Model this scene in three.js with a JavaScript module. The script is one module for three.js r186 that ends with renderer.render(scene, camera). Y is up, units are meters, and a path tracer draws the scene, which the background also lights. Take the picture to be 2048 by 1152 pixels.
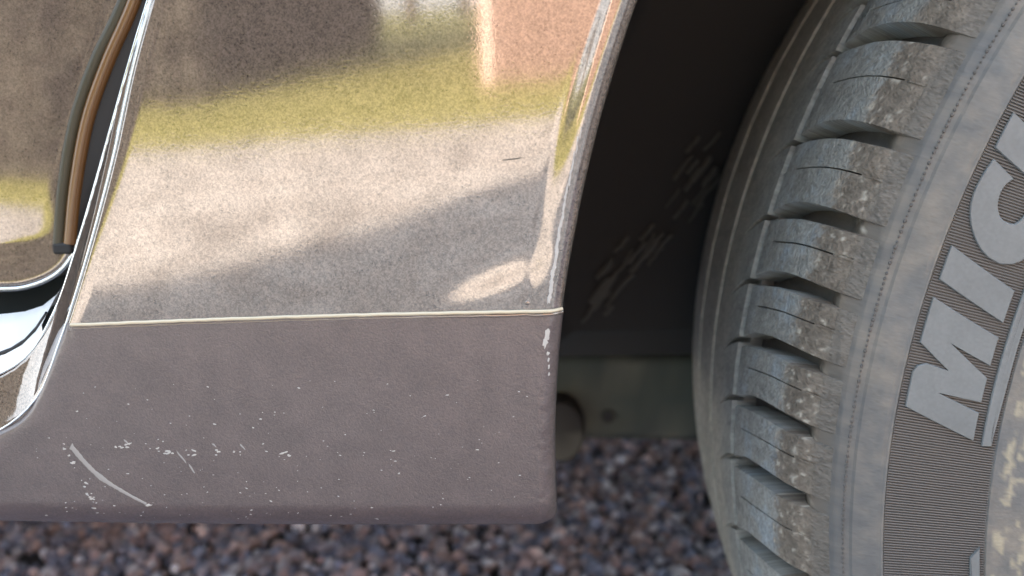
import * as THREE from 'three';
import { ImprovedNoise } from 'three/addons/math/ImprovedNoise.js';
import { mergeGeometries, toCreasedNormals, mergeVertices } from 'three/addons/utils/BufferGeometryUtils.js';
import { TessellateModifier } from 'three/addons/modifiers/TessellateModifier.js';
import { RoundedBoxGeometry } from 'three/addons/geometries/RoundedBoxGeometry.js';

// ---------------------------------------------------------------- camera, sky, sun, exposure
const scene = new THREE.Scene();
const camera = new THREE.PerspectiveCamera(35.98, 16 / 9, 0.02, 400);
camera.position.set(-0.36656, 0.42573, 0.35441);
camera.up.set(0.01967, 0.98324, -0.18124);
camera.lookAt(-0.36656 - 0.083385, 0.42573 - 0.17903, 0.35441 - 0.980304);
camera.focus = 0.26;
camera.userData.fStop = 10;

const SUN = new THREE.Vector3(-0.24, 0.36, -0.62).normalize();
// clear daylight sky: pale at the horizon, blue above, a soft brightening round the sun
{
  const w = 512, h = 256, d = new Float32Array(w * h * 4), v = new THREE.Vector3();
  for (let y = 0; y < h; y++) for (let x = 0; x < w; x++) {
    const el = ((y + 0.5) / h - 0.5) * Math.PI, az = ((x + 0.5) / w - 0.5) * 2 * Math.PI; v.set(Math.cos(el) * Math.cos(az), Math.sin(el), Math.cos(el) * Math.sin(az));
    const t = Math.pow(Math.max(0, v.y), 0.5), c = Math.max(0, v.dot(SUN)), glow = 0.5 * Math.pow(c, 8) + 1.2 * Math.pow(c, 80), k = (y * w + x) * 4;
    d[k] = (0.60 + (0.25 - 0.60) * t) + glow; d[k + 1] = (0.64 + (0.36 - 0.64) * t) + glow * 0.97; d[k + 2] = (0.64 + (0.50 - 0.64) * t) + glow * 0.9; d[k + 3] = 1;
  }
  const sky = new THREE.DataTexture(d, w, h, THREE.RGBAFormat, THREE.FloatType); sky.mapping = THREE.EquirectangularReflectionMapping; sky.magFilter = THREE.LinearFilter; sky.needsUpdate = true;
  scene.background = sky; scene.environment = sky;
}
const sun = new THREE.DirectionalLight(0xfff5e8, 5);
sun.position.copy(SUN).multiplyScalar(12); sun.target.position.set(0, 0, 0);
sun.castShadow = true; sun.shadow.mapSize.set(4096, 4096);
Object.assign(sun.shadow.camera, { left: -9, right: 9, top: 9, bottom: -9, near: 0.5, far: 40 });
sun.shadow.bias = -0.0002;
scene.add(sun, sun.target);
const renderer = new THREE.WebGLRenderer({ antialias: true });
renderer.toneMapping = THREE.LinearToneMapping;
renderer.toneMappingExposure = 6.0;
renderer.shadowMap.enabled = true;

// ---------------------------------------------------------------- helpers
function rng(seed) { let a = seed >>> 0; return () => { a = (a + 0x6D2B79F5) | 0; let t = Math.imul(a ^ (a >>> 15), 1 | a); t = (t + Math.imul(t ^ (t >>> 7), 61 | t)) ^ t; return ((t ^ (t >>> 14)) >>> 0) / 4294967296; }; }
const PN = new ImprovedNoise();
const noise = (x, y, z = 0) => PN.noise(x + 31.7, y + 17.3, z + 5.1);
function fbm(x, y, z = 0, o = 4) { let s = 0, a = 1, f = 1, n = 0; for (let i = 0; i < o; i++) { s += a * noise(x * f, y * f, z + i * 7.3); n += a; a *= 0.55; f *= 2.03; } return s / n; }
const clamp = (v, a = 0, b = 1) => Math.min(b, Math.max(a, v));
const lerp = (a, b, t) => a + (b - a) * t;
const smooth = (a, b, v) => { const t = clamp((v - a) / (b - a)); return t * t * (3 - 2 * t); };
function table(T, x) { if (x <= T[0][0]) return T[0][1]; for (let i = 1; i < T.length; i++) if (x <= T[i][0]) return lerp(T[i - 1][1], T[i][1], (x - T[i - 1][0]) / (T[i][0] - T[i - 1][0])); return T[T.length - 1][1]; }
function mesh(name, geo, mat, parent = scene) {
  const m = new THREE.Mesh(geo, mat); m.name = name; m.castShadow = m.receiveShadow = true; parent.add(m); return m;
}
function tag(o, label, category, group, kind) { if (label) o.userData.label = label; if (category) o.userData.category = category; if (group) o.userData.group = group; if (kind) o.userData.kind = kind; return o; }
// grid surface: rows of points, optional colours and uvs
function gridGeo(rows, { uv, color, flip = false, crease = 0 } = {}) {
  const nv = rows.length, nu = rows[0].length, pos = new Float32Array(nu * nv * 3), uvs = new Float32Array(nu * nv * 2), col = color ? new Float32Array(nu * nv * 3) : null;
  for (let j = 0; j < nv; j++) for (let i = 0; i < nu; i++) {
    const p = rows[j][i], k = j * nu + i; pos[k * 3] = p[0]; pos[k * 3 + 1] = p[1]; pos[k * 3 + 2] = p[2];
    const t = uv ? uv(p, i, j) : [p[0], p[1]]; uvs[k * 2] = t[0]; uvs[k * 2 + 1] = t[1];
    if (color) { const c = color(p, i, j); col[k * 3] = c[0]; col[k * 3 + 1] = c[1]; col[k * 3 + 2] = c[2]; }
  }
  const idx = [];
  for (let j = 0; j < nv - 1; j++) for (let i = 0; i < nu - 1; i++) { const a = j * nu + i, b = a + 1, c = a + nu, d = c + 1; if (flip) idx.push(a, c, b, b, c, d); else idx.push(a, b, c, b, d, c); }
  let g = new THREE.BufferGeometry();
  g.setAttribute('position', new THREE.BufferAttribute(pos, 3)); g.setAttribute('uv', new THREE.BufferAttribute(uvs, 2));
  if (col) g.setAttribute('color', new THREE.BufferAttribute(col, 3));
  g.setIndex(idx);
  if (crease) g = toCreasedNormals(g, crease); else g.computeVertexNormals();
  return g;
}
function resample(P, n, closed = false) { const c = new THREE.CatmullRomCurve3(P.map((p) => new THREE.Vector3(p[0], p[1], p[2] ?? 0)), closed, 'centripetal'); return c.getSpacedPoints(n).map((v) => [v.x, v.y, v.z]); }
function loft(polys, n, opt) { return gridGeo(polys.map((p) => resample(p, n)), opt); }
function tube(P, r, n = 60, k = 8) { return new THREE.TubeGeometry(new THREE.CatmullRomCurve3(P.map((p) => new THREE.Vector3(...p)), false, 'centripetal'), n, r, k, false); }
function dataTex(w, h, fn, { srgb = false, repeat = [1, 1] } = {}) {
  const d = new Uint8Array(w * h * 4);
  for (let y = 0; y < h; y++) for (let x = 0; x < w; x++) { const c = fn(x, y); const k = (y * w + x) * 4; d[k] = clamp(c[0]) * 255; d[k + 1] = clamp(c[1]) * 255; d[k + 2] = clamp(c[2]) * 255; d[k + 3] = 255; }
  const t = new THREE.DataTexture(d, w, h); t.magFilter = THREE.LinearFilter; t.minFilter = THREE.LinearMipmapLinearFilter; t.generateMipmaps = true;
  t.wrapS = t.wrapT = THREE.RepeatWrapping; t.repeat.set(...repeat); if (srgb) t.colorSpace = THREE.SRGBColorSpace; t.needsUpdate = true; return t;
}
// tileable value noise on a lattice
function lattice(n, seed) { const r = rng(seed), a = new Float32Array(n * n); for (let i = 0; i < a.length; i++) a[i] = r(); return (x, y) => { x = ((x % n) + n) % n; y = ((y % n) + n) % n; const i = Math.floor(x), j = Math.floor(y), f = x - i, g = y - j, i1 = (i + 1) % n, j1 = (j + 1) % n; const u = f * f * (3 - 2 * f), v = g * g * (3 - 2 * g); return lerp(lerp(a[j * n + i], a[j * n + i1], u), lerp(a[j1 * n + i], a[j1 * n + i1], u), v); }; }

// ---------------------------------------------------------------- materials
const grainA = lattice(256, 3), grainB = lattice(128, 9), grainC = lattice(16, 21), grainD = lattice(400, 33);
const flakeAt = (x, y) => { const u = x / 1024, v = y / 1024; return 0.5 * grainA(u * 256, v * 256) + 0.25 * grainD(u * 400, v * 400) + 0.25 * grainB(u * 128, v * 128); };
const flakeTex = dataTex(1024, 1024, (x, y) => { const s = flakeAt(x, y), g = grainC(x / 64, y / 64); const k = 0.74 + 1.0 * (s - 0.5) + 0.10 * (g - 0.5); return [k, k * 0.995, k * 0.985]; }, { repeat: [1 / 0.08, 1 / 0.08] });
const flakeBump = dataTex(1024, 1024, (x, y) => { const s = flakeAt(x, y); return [s, s, s]; }, { repeat: [1 / 0.08, 1 / 0.08] });
const sillTex = dataTex(512, 512, (x, y) => { const s = flakeAt(x * 2, y * 2), g = grainC(x / 32, y / 32); const k = 0.76 + 0.42 * (s - 0.5) + 0.16 * (g - 0.5); return [k, k * 0.99, k * 0.99]; }, { repeat: [1 / 0.08, 1 / 0.08] });
const paint = new THREE.MeshPhysicalMaterial({ name: 'brown metallic paint', color: new THREE.Color().setRGB(0.345, 0.272, 0.230), map: flakeTex, bumpMap: flakeBump, bumpScale: 0.000005, metalness: 0.55, roughness: 0.055, clearcoat: 1, clearcoatRoughness: 0.005, ior: 1.9 });
const sillPaint = paint.clone(); sillPaint.name = 'textured sill paint'; sillPaint.map = sillTex; sillPaint.roughness = 0.5; sillPaint.metalness = 0.5; sillPaint.clearcoatRoughness = 0.2; sillPaint.clearcoat = 0.9; sillPaint.bumpScale = 0.00012; sillPaint.color.setRGB(0.172, 0.127, 0.120);
const edgePaint = paint;
const chipMat = new THREE.MeshStandardMaterial({ color: new THREE.Color().setRGB(0.46, 0.44, 0.42), roughness: 0.7 });
const scratchMat = new THREE.MeshStandardMaterial({ color: new THREE.Color().setRGB(0.31, 0.295, 0.285), roughness: 0.7 });
const beadGleamMat = new THREE.MeshPhysicalMaterial({ color: new THREE.Color().setRGB(0.56, 0.49, 0.36), roughness: 0.35, clearcoat: 0.8, clearcoatRoughness: 0.1 });  // pale gold colour stands in for sunlit ground mirrored in a brown bead
const plateMat = new THREE.MeshPhysicalMaterial({ color: new THREE.Color().setRGB(0.86, 0.86, 0.85), metalness: 0.1, roughness: 0.3 });  // white base colour replaces sunlight burnt out on the ledge
const glintChrome = new THREE.MeshStandardMaterial({ name: 'added glint trim', color: new THREE.Color().setRGB(0.92, 0.94, 0.95), metalness: 1, roughness: 0.12 });  // bright metal used to draw glints and highlights along painted edges
const rubberAndShade = new THREE.MeshStandardMaterial({ color: new THREE.Color().setRGB(0.015, 0.015, 0.017), roughness: 0.6 });
const sealBrown = new THREE.MeshPhysicalMaterial({ color: new THREE.Color().setRGB(0.17, 0.08, 0.022), roughness: 0.3, clearcoat: 0.6, clearcoatRoughness: 0.15 });
const linerMat = new THREE.MeshStandardMaterial({ color: new THREE.Color().setRGB(0.022, 0.024, 0.026), roughness: 0.8 });
const beamMat = new THREE.MeshStandardMaterial({ vertexColors: true, roughness: 0.75 });
const dark = new THREE.MeshStandardMaterial({ color: new THREE.Color().setRGB(0.02, 0.02, 0.021), roughness: 0.7 });

const gA = lattice(128, 71), gB = lattice(32, 72), gC = lattice(256, 73);
const rubAt = (x, y) => 0.5 * gA(x / 8, y / 8) + 0.28 * gB(x / 32, y / 32) + 0.22 * gC(x / 4, y / 4);
const rubTex = dataTex(1024, 1024, (x, y) => { const k = 0.80 + 0.55 * (rubAt(x, y) - 0.5); return [k, k, k * 0.99]; }, { repeat: [1 / 0.09, 1 / 0.09] });
const rubBump = dataTex(1024, 1024, (x, y) => { const s = rubAt(x, y); return [s, s, s]; }, { repeat: [1 / 0.09, 1 / 0.09] });
const faintTex = dataTex(512, 512, (x, y) => { const k = 0.90 + 0.20 * (rubAt(x * 2, y * 2) - 0.5) + 0.10 * (gB(x / 60, y / 60) - 0.5); return [k, k, k]; }, { repeat: [1 / 0.09, 1 / 0.09] });
const treadMat = new THREE.MeshStandardMaterial({ name: 'worn tread rubber', vertexColors: true, map: rubTex, bumpMap: rubBump, bumpScale: 0.00045, roughness: 0.72 });
const sideMat = new THREE.MeshStandardMaterial({ name: 'dusty sidewall rubber', vertexColors: true, map: faintTex, bumpMap: rubBump, bumpScale: 0.0001, roughness: 0.62 });
const letterMat = new THREE.MeshStandardMaterial({ name: 'raised lettering rubber', color: new THREE.Color().setRGB(0.195, 0.205, 0.208), map: faintTex, roughness: 0.5 });
const ribMat = new THREE.MeshStandardMaterial({ name: 'ribbed band rubber', color: new THREE.Color().setRGB(0.15, 0.138, 0.13), roughness: 0.7 });

// ================================================================ GROUND (structure)
const stoneTex = (() => { const a = lattice(256, 41), b = lattice(64, 42), c = lattice(128, 43); return dataTex(1024, 1024, (x, y) => { const s = a(x / 4, y / 4), t = b(x / 16, y / 16), w = c(x / 8, y / 8); const k = 0.55 + 0.55 * (s - 0.5) + 0.35 * (t - 0.5) + 0.3 * (w - 0.5); return [k * 1.05, k, k * 0.93]; }, {}); })();
const bump = stoneTex.clone(); bump.repeat.set(1, 1);
const tarMat = new THREE.MeshStandardMaterial({ color: new THREE.Color().setRGB(0.045, 0.042, 0.042), roughness: 0.95 });
{
  const g = new THREE.PlaneGeometry(240, 240); g.rotateX(-Math.PI / 2);
  tag(mesh('ground', g, tarMat), 'dark tar and stone ground', 'ground', null, 'structure');
}
// sunlit gravel drive beside the car (seen mirrored in the paint)
const driveTex = (() => { const a = lattice(256, 51), b = lattice(32, 52), c = lattice(12, 53), d = lattice(64, 54); return dataTex(1024, 1024, (x, y) => { const k = 0.60 + 0.30 * (a(x / 4, y / 4) - 0.5) + 0.42 * (b(x / 32, y / 32) - 0.5) + 0.30 * (c(x / 1024 * 12, y / 1024 * 12) - 0.5) + 0.3 * (d(x / 16, y / 16) - 0.5); return [k * 1.02, k, k * 0.95]; }, { repeat: [1 / 2.2, 1 / 2.2] }); })();
const driveMat = new THREE.MeshStandardMaterial({ color: new THREE.Color().setRGB(0.80, 0.785, 0.755), map: driveTex, roughness: 0.95 });
const rect = (x0, x1, z0, z1, y, nx = 1, nz = 1, h = () => 0) => { const rows = []; for (let j = 0; j <= nz; j++) { const r = []; for (let i = 0; i <= nx; i++) { const x = lerp(x0, x1, i / nx), z = lerp(z0, z1, j / nz); r.push([x, y + h(x, z), z]); } rows.push(r); } return gridGeo(rows, { flip: true, uv: (p) => [p[0], p[2]] }); };
tag(mesh('gravel_drive', rect(-30, 20, 0.45, 40, 0.006), driveMat), 'pale sunlit gravel drive beside the car', 'drive', null, 'structure');

// ================================================================ CAR
const car = new THREE.Group(); car.name = 'car'; scene.add(car);
tag(car, 'brown metallic car with a scratched sill beside its rear wheel', 'car');

// ---- outlines in the plane of the body side (metres; the rear axle stands over the origin)
const C0 = [[-1.05, 0.333], [-0.62, 0.3335], [-0.575, 0.3345], [-0.555, 0.337], [-0.54, 0.3425], [-0.5347, 0.3461], [-0.5294, 0.3527], [-0.5245, 0.3608], [-0.5201, 0.3688], [-0.5161, 0.3762], [-0.5098, 0.3899], [-0.5035, 0.4041], [-0.4955, 0.4232], [-0.4875, 0.4443], [-0.4795, 0.4621], [-0.459, 0.505], [-0.431, 0.56], [-0.395, 0.625], [-0.365, 0.70], [-0.345, 0.80], [-0.335, 0.95]];
const C1 = [[-1.05, 0.349], [-0.63, 0.3495], [-0.585, 0.3505], [-0.562, 0.3525], [-0.544, 0.3571], [-0.5374, 0.3612], [-0.5335, 0.365], [-0.5277, 0.3722], [-0.5238, 0.3792], [-0.5187, 0.3896], [-0.5125, 0.4033], [-0.504, 0.4232], [-0.4954, 0.4437], [-0.4866, 0.4636], [-0.465, 0.51], [-0.437, 0.565], [-0.401, 0.63], [-0.371, 0.705], [-0.351, 0.80], [-0.341, 0.95]];
const C0d = resample(C0, 400);
function distC0(x, y) { let b = 1; for (let i = 0; i < C0d.length - 1; i++) { const [ax, ay] = C0d[i], [bx, by] = C0d[i + 1]; if (Math.abs(ax - x) > 0.03 || Math.abs(ay - y) > 0.03) continue; const dx = bx - ax, dy = by - ay, t = clamp(((x - ax) * dx + (y - ay) * dy) / (dx * dx + dy * dy)), ex = ax + t * dx - x, ey = ay + t * dy - y; b = Math.min(b, Math.hypot(ex, ey)); } return b; }
const c0x = (y) => { for (let i = 1; i < C0d.length; i++) if (C0d[i][1] >= y) { const a = C0d[i - 1], b = C0d[i]; return lerp(a[0], b[0], (y - a[1]) / (b[1] - a[1])); } return C0d[400][0]; };
const c0y = (x) => { for (let i = 1; i < C0d.length; i++) if (C0d[i][0] >= x) { const a = C0d[i - 1], b = C0d[i]; return lerp(a[1], b[1], (x - a[0]) / (b[0] - a[0])); } return C0d[400][1]; };
const AX = 0.305;                                              // height of the wheel centre
const archR = (y) => 0.3767 + 0.045 * Math.max(0, y - AX);
const archX = (y) => { const R = archR(y), d = y - AX; return -Math.sqrt(Math.max(0.0001, R * R - d * d)); };
const seamY = (x) => 0.3756 - 0.0019 * Math.max(0, (-0.40 - x) / 0.116) ** 2;
const ROLL = 0.0052;                                             // soft shoulder, then a tight hem
function rollL(d) { return (d < ROLL ? ((ROLL - d) ** 2) / (2 * 0.020) : 0) + (d < 0.0017 ? ((0.0017 - d) ** 2) / (2 * 0.0014) : 0); }
function panelBase(x, y) {                                       // body side above the seam
  const yy = Math.min(y, 0.6) - 0.42, xx = clamp(x, -0.56, -0.3) + 0.43;
  let z = 0.118 + 0.044 * yy + 0.05 * xx * yy - 0.35 * xx * xx * 0.5 + 0.30 * yy * yy;
  return z;
}
function lipShape(d, wob) {                                      // d: distance from the wheel arch edge
  let z = 0; const e = 0.0042;
  z += 0.0004 * smooth(0.0105, 0.0045, d) - 0.00004 * Math.exp(-(((d - 0.0095) / 0.0016) ** 2));
  if (d < e) z -= ((e - d) ** 2) / (2 * 0.0030);
  return z + wob * smooth(0.007, 0.002, d);
}
function panelZ(x, y) {
  const dR = x - archX(y), d = y < AX + 0.36 ? Math.max(0, -dR) : 1;
  const rough = 0.00022 * fbm(x * 420, y * 420, 2, 2) * smooth(0.40, 0.36, y);
  // shallow pressing that flares out towards the foot of the arch
  const px = (x + 0.392) / 0.020, py = (y - 0.3835 - (x + 0.392) * 0.35) / 0.0075;
  const dent = -0.00042 * Math.exp(-px * px) * Math.tanh(py) * Math.exp(-0.25 * py * py);
  return panelBase(x, y) - rollL(distC0(x, y)) + (d < 0.012 ? lipShape(d, rough) : 0) + dent;
}
const SB = 0.3065;                                               // underside of the sill
function sillX(y) { const t = y - SB; return archX(y) - (t < 0.006 ? 0.006 - Math.sqrt(Math.max(0, 0.006 ** 2 - (0.006 - t) ** 2)) : 0); }
function sillZ(x, y) {
  const t = seamY(x) - y, d = Math.max(0, sillX(Math.max(y, SB + 1e-5)) - x);
  let z = panelBase(x, seamY(x)) - 0.0004 - 0.035 * t - 0.55 * t * t;
  const b = y - SB; if (b < 0.011) z -= 0.011 - Math.sqrt(Math.max(0, 0.011 ** 2 - (0.011 - b) ** 2));
  z -= rollL(distC0(x, y));
  const e = 0.0048; if (d < e) z -= ((e - d) ** 2) / (2 * 0.0034);
  z += 0.00030 * fbm(x * 330, y * 330, 5, 2) * smooth(0.009, 0.003, d);
  z += 0.00006 * fbm(x * 160, y * 160, 8, 3);
  return z;
}
const steps = (n, f) => Array.from({ length: n }, (_, i) => f(i));
// ---- quarter panel: fine part between the door opening and the wheel arch
{
  const dl = steps(14, (i) => i * 0.00042), dr = steps(26, (i) => i * 0.00046).reverse();
  const rows = [];
  const ys = steps(111, (j) => 0.3745 + j * 0.001).concat(steps(22, (j) => 0.4855 + (j + 1) * 0.0095));
  for (const y0 of ys) {
    const row = []; let y = y0;
    const L = c0x(y) , R = archX(y);
    const mid = steps(84, (i) => lerp(L + 0.00042 * 14, R - 0.00046 * 26, i / 83));
    for (const x of [...dl.map((d) => L + d), ...mid, ...dr.map((d) => R - d)]) { const yy = y0 + (seamY(x) + 0.0006 - 0.3745) * smooth(0.40, 0.3745, y0); row.push([x, yy, panelZ(x, yy)]); }
    const last = row[row.length - 1];
    row.push([last[0] + 0.0004, last[1], last[2] - 0.002], [last[0] + 0.0004, last[1], last[2] - 0.006], [last[0] - 0.0008, last[1], last[2] - 0.018]);
    rows.push(row);
  }
  // rest of the quarter panel: round the arch, up to the waist line and back to the bumper
  const top = [], yTop = ys[ys.length - 1];
  const upper = []; for (const y of [yTop, 0.72, 0.76, 0.82, 0.9, 0.95]) { const L = c0x(y); upper.push(steps(25, (i) => { const x = lerp(L, 0.72, i / 24); let yy = y; if (y === yTop) { const ax = -archX(yTop); if (Math.abs(x) < ax) yy = yTop + (AX + 0.3945 - yTop) * Math.sqrt(Math.max(0, 1 - (x / ax) ** 2)); } return [x, yy, panelBase(Math.min(x, -0.33), yy) - 0.03 * Math.max(0, x - 0.3) ** 2 - rollL(distC0(x, yy))]; })); }
  const rear = []; for (const y of steps(16, (i) => 0.30 + i * (yTop - 0.30) / 15)) { const L = -archX(y); rear.push(steps(9, (i) => { const x = lerp(L, 0.72, i / 8); return [x, y, panelBase(-0.33, y) - 0.004 * (i === 0 ? 1 : 0) - 0.03 * Math.max(0, x - 0.3) ** 2]; })); }
  const q = mergeGeometries([gridGeo(rows), gridGeo(upper), gridGeo(rear)]);
  tag(mesh('quarter_panel', q, paint, car), 'brown metallic quarter panel mirroring the drive');
}
// ---- sill
{
  const xs = [...steps(30, (i) => lerp(-1.05, -0.575, i / 30)), ...steps(60, (i) => lerp(-0.575, -0.505, i / 60)), ...steps(100, (i) => lerp(-0.505, -0.389, i / 100)), ...steps(34, (i) => -0.389 + 0.0123 * (i / 33))];
  const rows = steps(78, (j) => {
    const t = j < 24 ? (j / 24) * 0.2 : 0.2 + 0.8 * (j - 24) / 53;
    return xs.map((x0) => {
      const topY = x0 < -0.5165 ? c0y(x0) : seamY(x0) - 0.0006; const y = lerp(SB, topY, t);
      const x = x0 > -0.389 ? lerp(-0.389, sillX(Math.max(y, SB + 0.0002)), (x0 + 0.389) / 0.0123) : x0;
      return [x, y, sillZ(Math.min(x, sillX(Math.max(y, SB + 0.0002))), y)];
    });
  });
  // close the right-hand end and the underside
  rows.forEach((r) => { const l = r[r.length - 1]; r.push([l[0] + 0.0004, l[1], l[2] - 0.002], [l[0] + 0.0003, l[1] + 0.0004, l[2] - 0.009], [l[0] - 0.004, l[1] + 0.001, l[2] - 0.03]); });
  const b = rows[0]; rows.unshift(b.map((p) => [p[0] - 0.001, p[1] + 0.0006, p[2] - 0.012]), ); rows.unshift(b.map((p) => [p[0] - 0.003, p[1] + 0.012, p[2] - 0.05]));
  tag(mesh('sill', gridGeo(rows), sillPaint, car), 'matt grey brown sill with stone chips and a scratch');
}
// ---- sealed joint between quarter panel and sill
{
  const pts = steps(60, (i) => { const x = lerp(-0.5152, archX(0.3756) - 0.0002, i / 59), y = seamY(x); return [x, y + 0.00012 * noise(x * 300, 3), panelZ(x, y) - 0.00025]; });
  mesh('joint_bead', tube(pts, 0.00058, 160, 10), beadGleamMat, car);
  const lo = pts.map((p) => [p[0], p[1] - 0.0011 + 0.0002 * noise(p[0] * 420, 9), p[2] - 0.00072]);
  mesh('joint_shoulder', tube(lo, 0.00062, 160, 8), edgePaint, car);
}
// ---- edge of the door opening: rolled return flange
{
  const z0 = (p) => { const y = p[1], x = p[0]; return (y > seamY(x) ? panelBase(x, y) : panelBase(x, seamY(x)) - 0.0004 - 0.035 * (seamY(x) - y) - 0.55 * (seamY(x) - y) ** 2) - rollL(0); };
  const A = C0.map((p) => [p[0], p[1], z0(p)]);
  const B = resample(C1.map((p) => [p[0], p[1], 0.1055]), 240), A2 = resample(A, 240);
  const mids = [0, 0.04, 0.10, 0.5, 0.9, 0.96, 1].map((t, k) => A2.map((a, i) => { const b = B[i], bulge = [0, 0.0004, 0.0002, -0.0006, 0.0002, 0.0005, 0][k]; return [lerp(a[0], b[0], t), lerp(a[1], b[1], t), lerp(a[2], b[2], t) + bulge]; }));
  mids.push(B.map((b) => [b[0] + 0.0012, b[1] - 0.001, b[2] - 0.004]));
  mids.push(B.map((b) => [b[0] + 0.004, b[1] - 0.0015, b[2] - 0.045]));
  tag(mesh('door_opening_flange', gridGeo(mids), edgePaint, car), 'rolled paint edge round the door opening');
  const bead = (L, dz, r) => mesh('added_glint_bead', tube(L.filter((_, i) => i % 4 === 0).map((p) => [p[0], p[1], p[2] + dz]), r, 260, 8), glintChrome, car);  // beads added as sun glints on the rolled paint edges
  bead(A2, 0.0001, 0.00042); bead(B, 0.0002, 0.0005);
}
// ---- sill plate, white put in for blown-out sunlight, with its rubber strip, inside the opening
{
  const F = [[-1.05, 0.3515, 0.1045], [-0.63, 0.352, 0.1045], [-0.585, 0.353, 0.1045], [-0.56, 0.3555, 0.1045], [-0.5445, 0.3595, 0.1045], [-0.537, 0.3645, 0.1045], [-0.531, 0.3715, 0.1045]];
  const Bk = [[-1.05, 0.3695, 0.088], [-0.62, 0.3698, 0.088], [-0.575, 0.371, 0.088], [-0.5554, 0.3718, 0.088], [-0.5452, 0.3729, 0.088], [-0.5375, 0.376, 0.088], [-0.531, 0.383, 0.088]];
  const mix = (t, h = 0) => F.map((f, i) => [lerp(f[0], Bk[i][0], t), lerp(f[1], Bk[i][1], t) + h, lerp(f[2], Bk[i][2], t)]);
  tag(mesh('sill_plate', loft([mix(0, -0.004), mix(0), mix(0.25, 0.0006), mix(0.5, 0.0009), mix(0.75, 0.0006), mix(1), mix(1, -0.0015).map((p) => [p[0], p[1], p[2] - 0.004])], 80), plateMat, car), 'sill plate whitened to stand in for strong light');
  mesh('sill_rubber_strip', tube(mix(0.22, 0.0004), 0.0008, 90, 8), rubberAndShade, car);
}
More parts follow.
